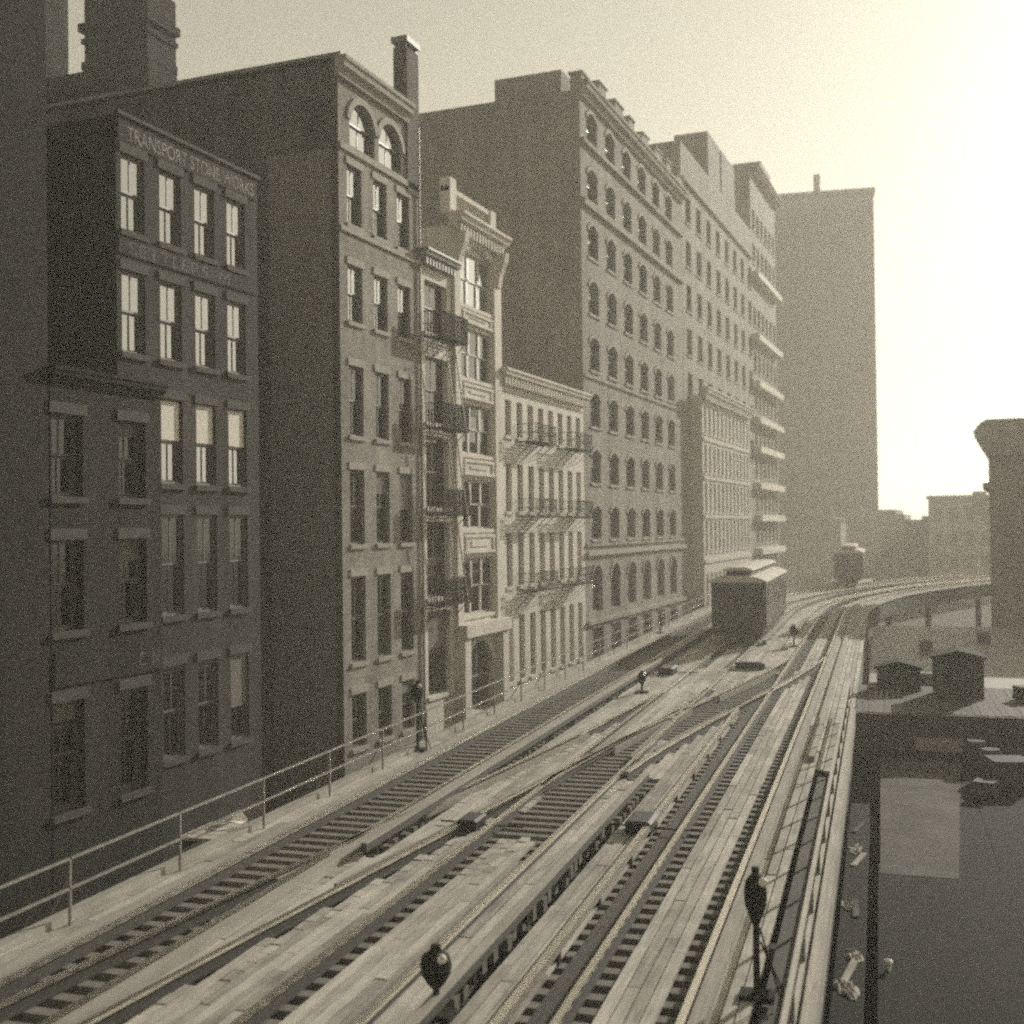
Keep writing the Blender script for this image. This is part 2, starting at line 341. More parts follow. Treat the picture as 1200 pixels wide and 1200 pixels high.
# lettered building
LW = dict(sm='soot_stone')
rows1 = [(14.11, 16.17), (10.85, 13.05), (7.4, 9.77), (3.7, 6.54), (-0.29, 2.32)]
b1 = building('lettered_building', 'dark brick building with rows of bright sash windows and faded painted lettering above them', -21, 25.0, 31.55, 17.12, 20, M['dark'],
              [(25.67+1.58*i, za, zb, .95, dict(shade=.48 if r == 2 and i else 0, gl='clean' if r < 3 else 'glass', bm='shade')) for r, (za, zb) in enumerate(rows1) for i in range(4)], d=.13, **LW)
belt(b1, 'sign_board', M['dark'], 6.5, 16.44, 17.02, .05, y0=.05)
lettering('TRANSPORT STONE WORKS', b1, .4, 16.53-STREET, .56, M['letter'], 5.9)
MB().box(-19.9,-.02,-.015,.05,.1,23.0).build('party_wall', M['side1'], b1)  # shade of this side wall is in its colour
belt(b1, 'sign_board', M['dark'], 6.5, 13.45, 13.92, .05, y0=.05)
lettering('SETTLERS  M', b1, .4, 13.5-STREET, .48, M['letter2'], 4.6)
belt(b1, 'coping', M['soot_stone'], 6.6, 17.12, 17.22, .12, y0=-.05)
mb = MB(); mb.bar((-3.0,-.09,16.2),(-3.0,-.09,21),.045); mb.build('downpipe', M['rail_iron'], b1)

# turreted building behind
bt = thing('turreted_building', 'black turreted building standing behind the lettered one, a slot of sky between its turrets', 'building', (-36, 40.1, STREET))
MB().box(-14, 4.05, 0, 1.9, 0, 31.85).build('wall', M['back'], bt)
def turret(x0, x1, dp, top, mat):
    o = MB().box(x0, x1, -.01, dp, 31.86, top).build('turret', mat, bt)
    MB().box(x0-.2, x1+.16, -.2, dp+.1, top-1.5, top-1.15).box(x0-.1, x1+.08, -.12, dp+.05, top-2.0, top-1.8).box(x0-.1, x1+.05, -.12, dp+.03, 31.87, 32.2).build('cornice', M['back'], o)
    MB().box(x1-.5, x1-.1, -.09, -.012, 32.3, top-2.1).build('pilaster', M['low'], o)
turret(.72, 4.02, 1.88, 35.0, M['back']); turret(-14, -3.05, 3.2, 39, M['back'])

# tall narrow brick building with arched attic
rows2 = [(17.14, 19.3), (13.6, 15.67), (9.46, 12.0), (5.51, 8.23), (1.23, 4.35), (-1.85, 0.1)]
b2 = building('narrow_building', 'tall narrow brick building with two arched attic windows and a blank side wall', -21, 36.72, 43.2, 22.75, 26, M['front2'],
              [(yc, za, zb, 1.08, dict(gl='clean' if za > 13 else 'glass')) for za, zb in rows2 for yc in (37.85, 39.85, 41.8)]
              + [(yc, 20.05, 21.75, 1.9, dict(rise=.8, sill=False, gl='clean')) for yc in (38.5, 40.75)], d=.17)
mb = MB().box(-2.9,-.3,-.03,.02,.5,25.7); mb.build('plaster_patch', M['patch'], b2)
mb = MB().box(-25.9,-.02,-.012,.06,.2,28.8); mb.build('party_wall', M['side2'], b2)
cornice(b2, M['stone'], 5.3, 22.25, 22.95, .45, y0=-.05)
belt(b2, 'belt_course', M['stone'], 6.45, 19.72, 19.95, .10, y0=.02); belt(b2, 'belt_course', M['stone'], 6.45, 16.78, 16.97, .09, y0=.02)
belt(b2, 'coping', M['tin'], 5.34, 22.96, 23.1, .2, y0=-.1, back=26)
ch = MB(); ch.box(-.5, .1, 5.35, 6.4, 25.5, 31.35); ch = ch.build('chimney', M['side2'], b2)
MB().box(-.45,-.37,5.4,5.48,31.35,31.55).box(-.03,.05,5.4,5.48,31.35,31.55).box(-.45,-.37,6.27,6.35,31.35,31.55).box(-.03,.05,6.27,6.35,31.35,31.55).box(-.56,.16,5.28,6.47,31.55,31.78).build('chimney_cap', M['tin'], ch)
mb = MB(); mb.bar((.08,6.38,3),(.08,6.38,28.4),.05); mb.build('downpipe', M['rail_iron'], b2)

# narrow pale building behind a fire escape
rows3 = [(14.18, 16.35), (10.45, 13.2), (6.92, 9.88), (3.19, 6.35), (-0.86, 2.6)]
b3 = building('narrow_loft', 'narrow pale building caged by black fire escape balconies and ladders', -21, 43.22, 46.3, 16.9, 22, M['cream'],
              [(44.75, za, zb, 2.2, dict(lights=2, lintel=False)) for za, zb in rows3], sm='cream', fm='sash')
cornice(b3, M['tin'], 3.05, 17.05, 17.5, .5, dent=.3)
def fire_escape(root, y0, y1, z, h, out=1.15, ladder=None, th=.02):
    """balcony: grating, braces, pickets and rails; ladder up to the next one"""
    mb = MB(); n = int((y1-y0)/.11)
    for k in range(int(out/.12)): x = .1+k*.12; mb.box(x, x+.055, y0, y1, z-.03, z)
    for k in range(4): y = y0+(y1-y0)*k/3; mb.box(.02, out, y-.025, y+.025, z-.075, z-.031); mb.bar((0,y,z-.75),(out*.8,y,z-.06),.02,4)
    for zz in (h*.5, h): mb.bar((out,y0,z+zz),(out,y1,z+zz),.035,4); mb.bar((.02,y0,z+zz),(out,y0,z+zz),.022,4); mb.bar((.02,y1,z+zz),(out,y1,z+zz),.022,4)
    for k in range(n+1): y = y0+(y1-y0)*k/n; mb.bar((out,y,z),(out,y,z+h),th,4)
    for k in range(int(out/.14)): mb.bar((.1+k*.14,y0,z),(.1+k*.14,y0,z+h),th,4); mb.bar((.1+k*.14,y1,z),(.1+k*.14,y1,z+h),th,4)
    o = mb.build('fire_escape', M['iron'], root)
    if ladder:
        l = MB(); ya, yb, top = ladder
        for s in (0.0, .42): l.bar((out*.55+s,ya,z),(out*.55+s,yb,z+top),.035,4)
        for k in range(14): t = (k+.5)/14; y = ya+(yb-ya)*t; l.bar((out*.55,y,z+top*t),(out*.55+.42,y,z+top*t),.014,4)
        l.build('ladder', M['rail_iron'], o)
    return o
for i, z in enumerate((13.95, 10.2, 6.65, 2.95)):
    fire_escape(b3, .25, 2.9, z-STREET, 1.0, .85, (2.5, 1.5, 3.4) if i else None)

# ornate limestone front
root_rows = [(15.98, 18.35), (12.72, 14.97), (9.35, 11.59), (6.01, 8.2), (2.18, 4.74)]
b4 = building('ornate_building', 'narrow ornate limestone front with triple windows, bracketed cornice and rooftop balustrade', -21, 46.35, 51.72, 19.2, 24, M['cream'],
              [(48.95, za, zb, 3.6, dict(lights=3, lintel=False, gl='clean' if za > 15 else 'glass')) for za, zb in root_rows] + [(48.95, -2.2, .95, 3.2, dict(lights=2, rise=1.2, sill=False))], fm='sash_l', sm='cream', d=.16)
MB().box(0,.16,.02,.62,3.0,25.1).build('pilaster', M['cream'], b4); MB().box(0,.16,4.5,5.35,3.0,25.1).build('pilaster', M['cream'], b4)
for (za, zb) in zip([r[1] for r in root_rows[1:]], [r[0] for r in root_rows[:-1]]):
    a, b = za-STREET+.18, zb-STREET-.24
    mb = MB().box(-.02,.10,.75,4.4,a,b); mb.box(.10,.17,.85,4.3,b-.14,b-.02); mb.box(.10,.17,.85,4.3,a+.02,a+.14); mb.box(.10,.16,.95,1.08,a+.15,b-.15); mb.box(.10,.16,4.05,4.18,a+.15,b-.15); mb.box(.10,.15,1.6,3.5,a+.3,b-.3)
    mb.build('spandrel', M['cream'], b4)
cornice(b4, M['cream'], 5.3, 19.1, 19.75, .72, dent=.34, y0=.05)
for y in (.15, 4.75):
    MB().extrude_y([(0,23.3),(.25,23.35),(.35,23.9),(.6,24.5),(.68,24.95),(0,24.95)], y, y+.42).build('scroll_bracket', M['cream'], b4)
mb = MB()
for k in range(12):
    a, b = math.pi*k/12, math.pi*(k+1)/12; cy, cz = 2.6, 24.42
    q = [(cy+1.0*math.cos(a), cz+.25*math.sin(a)), (cy+1.85*math.cos(a), cz+.62*math.sin(a)), (cy+1.85*math.cos(b), cz+.62*math.sin(b)), (cy+1.0*math.cos(b), cz+.25*math.sin(b))]
    o_ = .05+.02*(k % 2); mb.hexa([(-.02,y,z) for y, z in q]+[(.12+o_,y,z) for y, z in q])
mb.build('fan_pediment', M['cream'], b4)
mb = MB().box(-.5,-.1,.1,5.3,25.77,25.95).box(-.5,-.1,.1,5.3,26.75,26.95).box(-.55,-.05,.1,.75,25.95,27.35).box(-.55,-.05,4.7,5.32,25.95,27.0)
for k in range(12): y = .95+k*.325; mb.lathe([(.05,25.95),(.11,26.15),(.05,26.45),(.08,26.74)], (-.3,y,0), 8)
mb.build('balustrade', M['cream'], b4)
belt(b4, 'entablature', M['cream'], 5.3, 1.3, 1.85, .55, y0=.05)
MB().box(.161,.42,.1,.75,3,7.28).build('porch_pier', M['cream'], b4); MB().box(.161,.42,4.5,5.2,3,7.28).build('porch_pier', M['cream'], b4)

# white five bay warehouse with small fire escapes
rows5 = [(10.49, 12.23), (6.84, 9.15), (3.21, 5.78), (-1.4, 1.76)]
b5 = building('white_building', 'white five-storey building with eight slim windows per floor and small fire escapes', -21, 51.74, 64.55, 13.1, 22, M['white'],
              [(52.82+1.53*i, za, zb, .78, dict(lintel=False)) for za, zb in rows5 for i in range(8)], sm='white')
cornice(b5, M['white'], 12.8, 13.1, 13.65, .5, dent=.4)
belt(b5, 'belt_course', M['white'], 12.75, 12.62, 12.72, .06, y0=.03)
for z in (10.3, 6.6, 2.95):
    for y0 in (2.2, 8.3): fire_escape(b5, y0, y0+3.0, z-STREET, .85, 1.0, None, .009)

# tall loft building, six bays
rows6 = [(1.03, 3.75)]+[(5.3+3.33*k, 7.05+3.33*k) for k in range(8)]
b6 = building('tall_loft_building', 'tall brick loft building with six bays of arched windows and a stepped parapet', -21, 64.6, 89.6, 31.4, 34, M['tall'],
              [(66.85+3.75*i, za, zb+(.2 if r else 0), 2.0, dict(lights=2, rise=.45 if r else .8, sill=r > 0, gl='dusty')) for r, (za, zb) in enumerate(rows6) for i in range(6)]
              + [(66.85+3.75*i, -2.2, .1, 2.2, dict(lights=2, sill=False)) for i in range(6)], sm='tall2')
belt(b6, 'belt_course', M['stone'], 24.95, 4.35, 4.62, .22, y0=.05); belt(b6, 'belt_course', M['tall2'], 24.95, 4.9, 5.05, .15, y0=.05)
belt(b6, 'belt_course', M['tall2'], 24.95, .35, .6, .2, y0=.05); belt(b6, 'belt_course', M['tall2'], 24.95, 24.75, 25.15, .25, y0=.05)
belt(b6, 'belt_course', M['tall2'], 24.95, 28.35, 28.6, .25, y0=.05); belt(b6, 'belt_course', M['tall2'], 24.95, 14.75, 14.88, .12, y0=.05)
cornice(b6, M['tall2'], 24.95, 31.0, 31.9, .6, y0=.05)
mb = MB()
for k in range(8):
    y = .1+k*3.35; h = 1.05 if k else .45; MB().box(-.6, .12, y, y+1.2+.35*(k % 3), 37.41, 37.9+h).box(-.7,.2,y-.1,y+1.3+.35*(k % 3),37.9+h,38.02+h).build('parapet_pier', M['tall2'], b6)
MB().box(-11.7,-11.1,4,5,37.4,38.7).build('chimney', M['tall'], b6)
MB().box(-6.6,-2.2,3.2,9,37.41,40.0).build('roof_hut', M['tall'], b6)

# second tall building, set back
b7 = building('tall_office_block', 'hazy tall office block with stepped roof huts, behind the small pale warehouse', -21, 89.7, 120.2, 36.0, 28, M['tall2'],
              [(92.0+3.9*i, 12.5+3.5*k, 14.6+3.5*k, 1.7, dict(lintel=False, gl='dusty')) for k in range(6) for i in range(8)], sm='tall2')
belt(b7, 'belt_course', M['tall2'], 30.4, 33.0, 33.3, .25, y0=.1)
MB().box(-2.95,-.0,10.3,15.3,42.01,45.9).build('roof_hut', M['tall2'], b7)
MB().box(-1.7,-.05,16.3,22.5,42.01,46.0).build('roof_hut', M['tall2'], b7)

# small pale warehouse, built against it
rows8 = [(13.38, 15.53), (10.24, 12.45), (7.12, 9.46), (3.95, 6.41), (-.4, 2.2)]
b8 = building('pale_warehouse', 'small pale warehouse with close-set windows, in front of hazy tall blocks', -20.0, 91.6, 112.0, 16.3, .98, M['pale'],
              [(92.7+1.67*i, za, zb, .9, dict(lintel=False, gl='dusty')) for za, zb in rows8 for i in range(12)], sm='pale')
cornice(b8, M['pale'], 20.4, 16.2, 16.95, .6, dent=.6)
for k, z in enumerate((12.9, 9.85, 6.75, 3.2)): belt(b8, 'belt_course', M['pale'], 20.3, z-.15, z+.1, .12, y0=.1)

# banded building
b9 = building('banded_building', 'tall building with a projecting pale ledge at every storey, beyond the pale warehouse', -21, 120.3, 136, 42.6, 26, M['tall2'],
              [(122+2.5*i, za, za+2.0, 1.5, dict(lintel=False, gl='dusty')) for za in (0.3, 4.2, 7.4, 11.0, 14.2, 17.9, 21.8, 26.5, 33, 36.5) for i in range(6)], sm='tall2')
for z in (31.6, 25.2, 20.4, 16.7, 13.7, 10.0, 6.7, 3.3): belt(b9, 'ledge', M['cream'], 15.6, z-.32, z+.32, .75, y0=.1)
cornice(b9, M['tall2'], 15.7, 42.0, 42.9, .9)
MB().box(-3.4,-.3,8.5,15,48.62,51.6).build('roof_hut', M['tall2'], b9)

# far tower closing the street
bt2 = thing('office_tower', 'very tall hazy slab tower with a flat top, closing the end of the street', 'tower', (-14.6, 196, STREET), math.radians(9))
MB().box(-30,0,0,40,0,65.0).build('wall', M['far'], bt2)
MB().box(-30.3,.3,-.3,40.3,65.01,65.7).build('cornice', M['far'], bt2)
MB().box(-9.1,-8.1,3,4.4,65.71,69.4).build('chimney', M['far'], bt2)
MB().box(-16.5,-12.5,4,12,65.71,66.6).build('roof_hut', M['far'], bt2)
mw = MB().box(-.7,.7,-.06,.1,0,2).mesh('blind_window', M['tall2'])
for k in range(16):
    for i in range(4): put('blind_window', mw, bt2, (-13.2+3.8*i, 0, 5+3.7*k))

# ------------------------------------------------------------------ the right side
rb = thing('corniced_building', 'grey building at the right edge with a heavy overhanging cornice', 'building', (0.9, 99.5, STREET), math.radians(-2))
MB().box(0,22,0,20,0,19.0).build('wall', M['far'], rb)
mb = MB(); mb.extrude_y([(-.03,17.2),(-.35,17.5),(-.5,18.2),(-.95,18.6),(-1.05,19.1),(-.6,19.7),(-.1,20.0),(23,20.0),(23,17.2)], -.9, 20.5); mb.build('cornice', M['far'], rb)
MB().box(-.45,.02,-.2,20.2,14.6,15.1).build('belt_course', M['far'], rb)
mw = MB().box(-.55,.55,-.05,.1,0,2.3).mesh('shutter', M['tall2'])
for i in range(4):
    for k in range(4): put('shutter', mw, rb, (2.2+2.4*i, 0, 2.2+3.6*k))

pb = thing('pale_corner_house', 'pale hazy house at the bend of the railway, with a darker chimney', 'house', (-6.9, 190, STREET), math.radians(-2))
MB().box(0,10,0,16,0,15.6).build('wall', M['pale'], pb)
MB().box(-.3,10.3,-.3,16.3,15.61,16.1).build('cornice', M['pale'], pb)
mw = MB().box(-.5,.5,-.05,.1,0,2).mesh('shutter', M['tall2'])
for i in range(4):
    for k in range(4): put('shutter', mw, pb, (1.4+2.2*i, 0, 1.6+3.5*k))
MB().box(6.3,8.2,-.4,1.2,13.4,16.6).build('chimney', M['far'], pb)
db = thing('distant_warehouse', 'low dark warehouse with a stepped roof, between the tower and the pale house', 'warehouse', (-15.4, 200, STREET), 0)
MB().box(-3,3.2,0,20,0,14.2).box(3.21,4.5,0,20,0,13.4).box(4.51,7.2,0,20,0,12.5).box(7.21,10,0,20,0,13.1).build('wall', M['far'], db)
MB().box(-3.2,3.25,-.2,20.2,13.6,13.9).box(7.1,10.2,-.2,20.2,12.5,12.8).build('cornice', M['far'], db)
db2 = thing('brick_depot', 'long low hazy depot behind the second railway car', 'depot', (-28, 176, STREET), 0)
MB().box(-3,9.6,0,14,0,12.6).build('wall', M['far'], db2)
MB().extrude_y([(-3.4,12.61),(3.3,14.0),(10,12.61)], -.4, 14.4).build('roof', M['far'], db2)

# ------------------------------------------------------------------ railway: frame turned 4.2 degrees, u = right, v = along
T = math.radians(4.2); VC, RC, CU = 80.0, 95.0, 92.0
def tv(u, v):
    if v <= VC: return (u, v), 0.0
    p = (v-VC)/RC; r = CU-u; return (CU-r*math.cos(p), VC+r*math.sin(p)), p
def line(u, v0, v1):
    f = u if callable(u) else (lambda v: u)
    vs = [v0]; v = v0
    while v < v1-.01:
        v = min(v+(1.0 if callable(u) else (max(VC-v, 2.0) if v < VC else 2.0)), v1); vs.append(v)
    return [tv(f(v), v)[0] for v in vs]
def W(u, v, z=0.0):
    (a, b), p = tv(u, v); return (a*math.cos(T)-b*math.sin(T), a*math.sin(T)+b*math.cos(T), z), T-p
TRK = dict(A=-3.08, B=-6.78, C=-10.45); HG = .7175
V0, V1 = 2.0, 140.0
def ease(v, v0, v1, a, b):
    t = min(1, max(0, (v-v0)/(v1-v0))); s = t*t*(3-2*t)*.6+t*.4; return a+(b-a)*s
x1 = lambda v: ease(v, 5, 43, TRK['C'], TRK['B'])
x2 = lambda v: ease(v, 26, 55, TRK['B'], TRK['A'])
rails = []                                            # (function or u, v0, v1)
third = [(-4.43, 8, 38), (-4.43, 58, V1), (-5.34, 2, 27.5), (-9.2, 20, 70), (-5.6, 60, V1)]

def rail_mesh(u, v0, v1):
    p = line(u, v0, v1); mb = MB(); mb.sweep(p, -.065, .065, .0, .025); mb.sweep(p, -.012, .012, .0251, .10); mb.sweep(p, -.036, .036, .1001, .145); return mb
def track(name, label, parts, guards, sleepers, group):
    r = thing(name, label, 'railway track', (0,0,0), T, group)
    for u, v0, v1 in parts:
        p = line(u, v0, v1)
        o = MB().sweep(p, -.065, .065, -.07, -.035).sweep(p, -.014, .014, -.0349, .099).build('rail', M['rust'], r)
        MB().sweep(p, -.05, .05, .0995, .15).build('rail_head', M['steel'], o); rails.append((u, v0, v1))
    for u, v0, v1 in guards: MB().sweep(line(u, v0, v1), -.09, .09, -.07, .14).build('guard_timber', M['guard'], r)
    if sleepers:
        fc, ln, s0, s1 = sleepers; f = fc if callable(fc) else (lambda v: fc)
        me = MB().box(-ln/2, ln/2, -.10, .10, -.28, -.066).mesh('sleeper', M['tie'])
        n = 0; v = math.ceil(s0/.47)*.47; rest = MB()
        while v < s1:
            (x, y), p = tv(f(v), v)
            j = random.uniform(-.06, .06)
            if n < 95: put('sleeper', me, r, (x+j, y, random.uniform(-.012, 0)), -p+random.uniform(-.012, .012))
            else:
                c, s = math.cos(-p), math.sin(-p); q = []
                for z in (-.28, -.066):
                    for a_, b_ in ((-ln/2,-.1),(ln/2,-.1),(ln/2,.1),(-ln/2,.1)): q.append((x+a_*c-b_*s, y+a_*s+b_*c, z))
                rest.hexa(q)
            n += 1; v += .47
        if rest.v: o = rest.build('far_sleepers', M['tie'], r); o['kind'] = 'stuff'
    return r
G = 'tracks of the elevated railway'
sid = thing('siding_track', 'short straight siding under the second railway car at the bend', 'railway track', (0,0,0), T)
for q in (-2.95-HG, -2.95+HG): MB().box(q-.04,q+.04,112,134,-.02,.15).build('rail', M['steel'], sid)
A, B, Cc = TRK['A'], TRK['B'], TRK['C']
track('railway_track', 'rightmost railway track, beside the boarded walkway and the pale railing', [(A-HG, V0, V1), (A+HG, V0, V1)], [(A+HG+.17, V0, V1), (-1.78, 31, 84)], (A, 2.7, 12.0, 84), G)
track('railway_track', 'middle railway track, with the nearer railway car standing on it', [(B-HG, V0, V1), (B+HG, V0, V1)], [(B-HG-.25, 60, V1), (B+HG+.25, 60, V1)], (B, 2.7, 12.5, 84), G)
track('railway_track', 'leftmost railway track with open sleepers, nearest the row of buildings', [(Cc-HG, V0, V1), (Cc+HG, V0, V1)], [(Cc+HG+.2, V0, 100), (Cc-HG-.26, V0, 100)], (Cc, 2.5, 11.0, 100), G)
track('crossover_track', 'curving crossover track running from the leftmost track to the middle one', [(lambda v: x1(v)-HG, 5, 41), (lambda v: x1(v)+HG, 9, 43)], [], None, G)
track('crossover_track', 'bright curving crossover track running from the middle track to the rightmost one', [(lambda v: x2(v)-HG, 26, 53), (lambda v: x2(v)+HG, 28, 55)], [], (x2, 3.0, 24.0, 54), G)
for nm, fn, spans in (('crossover_track', x1, ((18, 33),)), ('crossover_track.001', x2, ((31, 38), (41, 49)))):
    r = bpy.data.objects[nm]
    for v0, v1 in spans:
        for sg in (-1, 1): p = line(lambda v: fn(v)+sg*(HG-.17), v0, v1); MB().sweep(p, -.03, .03, -.06, .13).build('check_rail', M['check'], r)
r = bpy.data.objects['railway_track.001']
for u_, v0, v1 in ((B+HG-.17, 12, 20), (B-HG+.17, 30, 42), (B+HG-.17, 30, 40)): MB().sweep(line(u_, v0, v1), -.03, .03, -.06, .13).build('check_rail', M['check'], r)
for (u, v0, v1), lb in zip(third, ('conductor rail left of the rightmost track, near stretch', 'conductor rail left of the rightmost track, stretch beyond the crossover', 'conductor rail right of the middle track, in the foreground', 'conductor rail right of the leftmost track', 'conductor rail right of the middle track, stretch by the railway car')):
    r = thing('conductor_rail', lb, 'third rail', (0,0,0), T, 'third rails'); p = line(u, v0, v1)
    MB().sweep(p, -.06, .06, .10, .22).build('rail', M['steel' if u == -4.43 else 'rust'], r)
    if u != -4.43: MB().sweep(p, -.07, .07, .24, .27).build('cover_board', M['guard'], r)
    me = MB().box(-.06, .06, -.06, .06, -.06, .099).mesh('insulator', M['iron']); v = v0+.5
    while v < min(v1, 84): (x, y), _ = tv(u, v); put('insulator', me, r, (x, y, 0)); v += 2.5
    rails.append((u, v0, v1))

# deck boards, one mesh; left out beside every rail
dk = thing('railway_viaduct', 'boarded deck of the elevated railway with girders and columns under it', 'viaduct', (0,0,0), T)
mb = MB(); u = -12.25
OPEN = [(-11.5,-11.3,V0,90), (Cc-HG-.15,Cc+HG+.10,V0,95), (-9.38,-9.05,20,70),
        (B-HG-.10,B-HG+.30,V0,24), (B+HG-.36,B+HG+.10,V0,24), (-5.52,-5.18,V0,28), (B-HG+.1,B+HG-.05,22,33),
        (-4.36,A-HG-.08,V0,42), (A-HG-.05,A-HG+.34,V0,50), (A+HG-.38,A+HG+.05,V0,V1), (A-HG-.05,A-HG+.5,50,V1), (B-HG,B-HG+.4,50,V1), (B+HG-.4,B+HG,50,V1), (-1.56,-1.04,V0,30)]
def blocked(u, v):
    for a_, b_, v0, v1 in OPEN:
        if a_ < u < b_ and v0 <= v <= v1: return True
    if 33 <= v < 49 and abs(u-x2(v)) < .85: return True
    for f, v0, v1 in rails:
        if callable(f) and v0-.3 <= v <= v1+.3 and -.24 < u-f(v) < .17: return True
    return False
while u < -.95:
    v = V0+random.uniform(0, 1.5); w = .185
    while v < 134:
        L = random.uniform(2.6, 4.2) if v < VC-5 else 1.8
        if v < VC-5 and len({blocked(u, v+L*q) for q in (.04, .25, .5, .75, .96)}) > 1: L = .35
        if not blocked(u, v+L/2):
            (x, y), p = tv(u, v+L/2); c, s = math.cos(-p), math.sin(-p); h = L/2-.012; z = random.uniform(-.018, .004); k = w/2-.011
            q = []
            for zz in (-.06, z):
                for a_, b_ in ((-k,-h),(k,-h),(k,h),(-k,h)): q.append((x+a_*c-b_*s, y+a_*s+b_*c, zz))
            mb.hexa(q)
        v += L
    u += w
for i in range(21):
    for k in range(11): y = 112.5+2*k; mb.box(-5.1+.2*i, -4.915+.2*i, y, y+1.98, -.09, -.02)
mb.build('deck_boards', M['deck'], dk)
mb = MB()
for u in (-12.3, -11.2, -9.7, -7.5, -6.05, -3.8, -2.35, -1.05): mb.sweep(line(u, V0, V1), -.15, .15, -1.25, -.235)
v = V0+1
while v < 90: mb.box(-12.3, -1.0, v-.12, v+.12, -1.2, -.32); v += 3.0
mb.build('girder', M['girder'], dk)
v = 8.0
while v < 130:
    for u in (-12.1, -1.3):
        (x, y), p = tv(u, v); MB().box(-.2,.2,-.2,.2,STREET,-1.25).box(-.4,.4,-.4,.4,STREET,STREET+.3).build('column', M['girder'], dk, (x, y, 0), -p)
    v += 13
MB().sweep(line(-12.28, V0, 120), -.1, .1, -.3, .12).build('edge_beam', M['guard'], dk)
MB().sweep(line(-.93, V0, 39.5), -.09, .09, -.4, .05).build('edge_beam', M['guard'], dk)
MB().sweep(line(-1.3, V0, 29.7), -.24, .22, -.14, -.10).build('cable_trough', M['floor'], dk)
MB().sweep(line(-4.1, V0, 42), -.15, .13, -.064, -.05).build('slot_board', M['dboard'], dk)

# railings
def railing(name, label, u, v0, v1, top, pitch, r, mat, rr, brace=0.0, panel=False):
    o = thing(name, label, 'railing', (0,0,0), T)
    for z in rr:
        mb = MB(); p = line(u, v0, v1)
        mb.sweep(p, -r, r, z-r, z+r); mb.build('handrail', mat, o)
    v = v0+.4; n = 0
    ps = MB().box(-(.03 if u > -2 else .02),(.03 if u > -2 else .02),-.02,.02,-.25,top+.02)
    if brace: ps.bar((0,0,top*.7),(brace,0,-.1),.018,4)
    me = ps.mesh('post', M['tie'] if u > -2 else mat)
    while v < v1 and n < 100: (x, y), p = tv(u, v); put('post', me, o, (x, y, 0), -p); v += pitch; n += 1
    return o
railing('pipe_railing', 'thin pipe railing along the left edge of the railway deck, in front of the buildings', -12.05, 6, 128, 1.02, 3.0, .02, M['rail_iron'], (1.02, .56), -.5)
rr = railing('walkway_railing', 'pale post and rail railing along the right edge of the deck, beside the street', -1.0, 9, 39.3, 1.08, 1.9, .03, M['board'], (1.08, .60))
MB().sweep(line(-1.0, 9, 39.3), .025, .05, .04, .30).build('base_board', M['board'], rr)

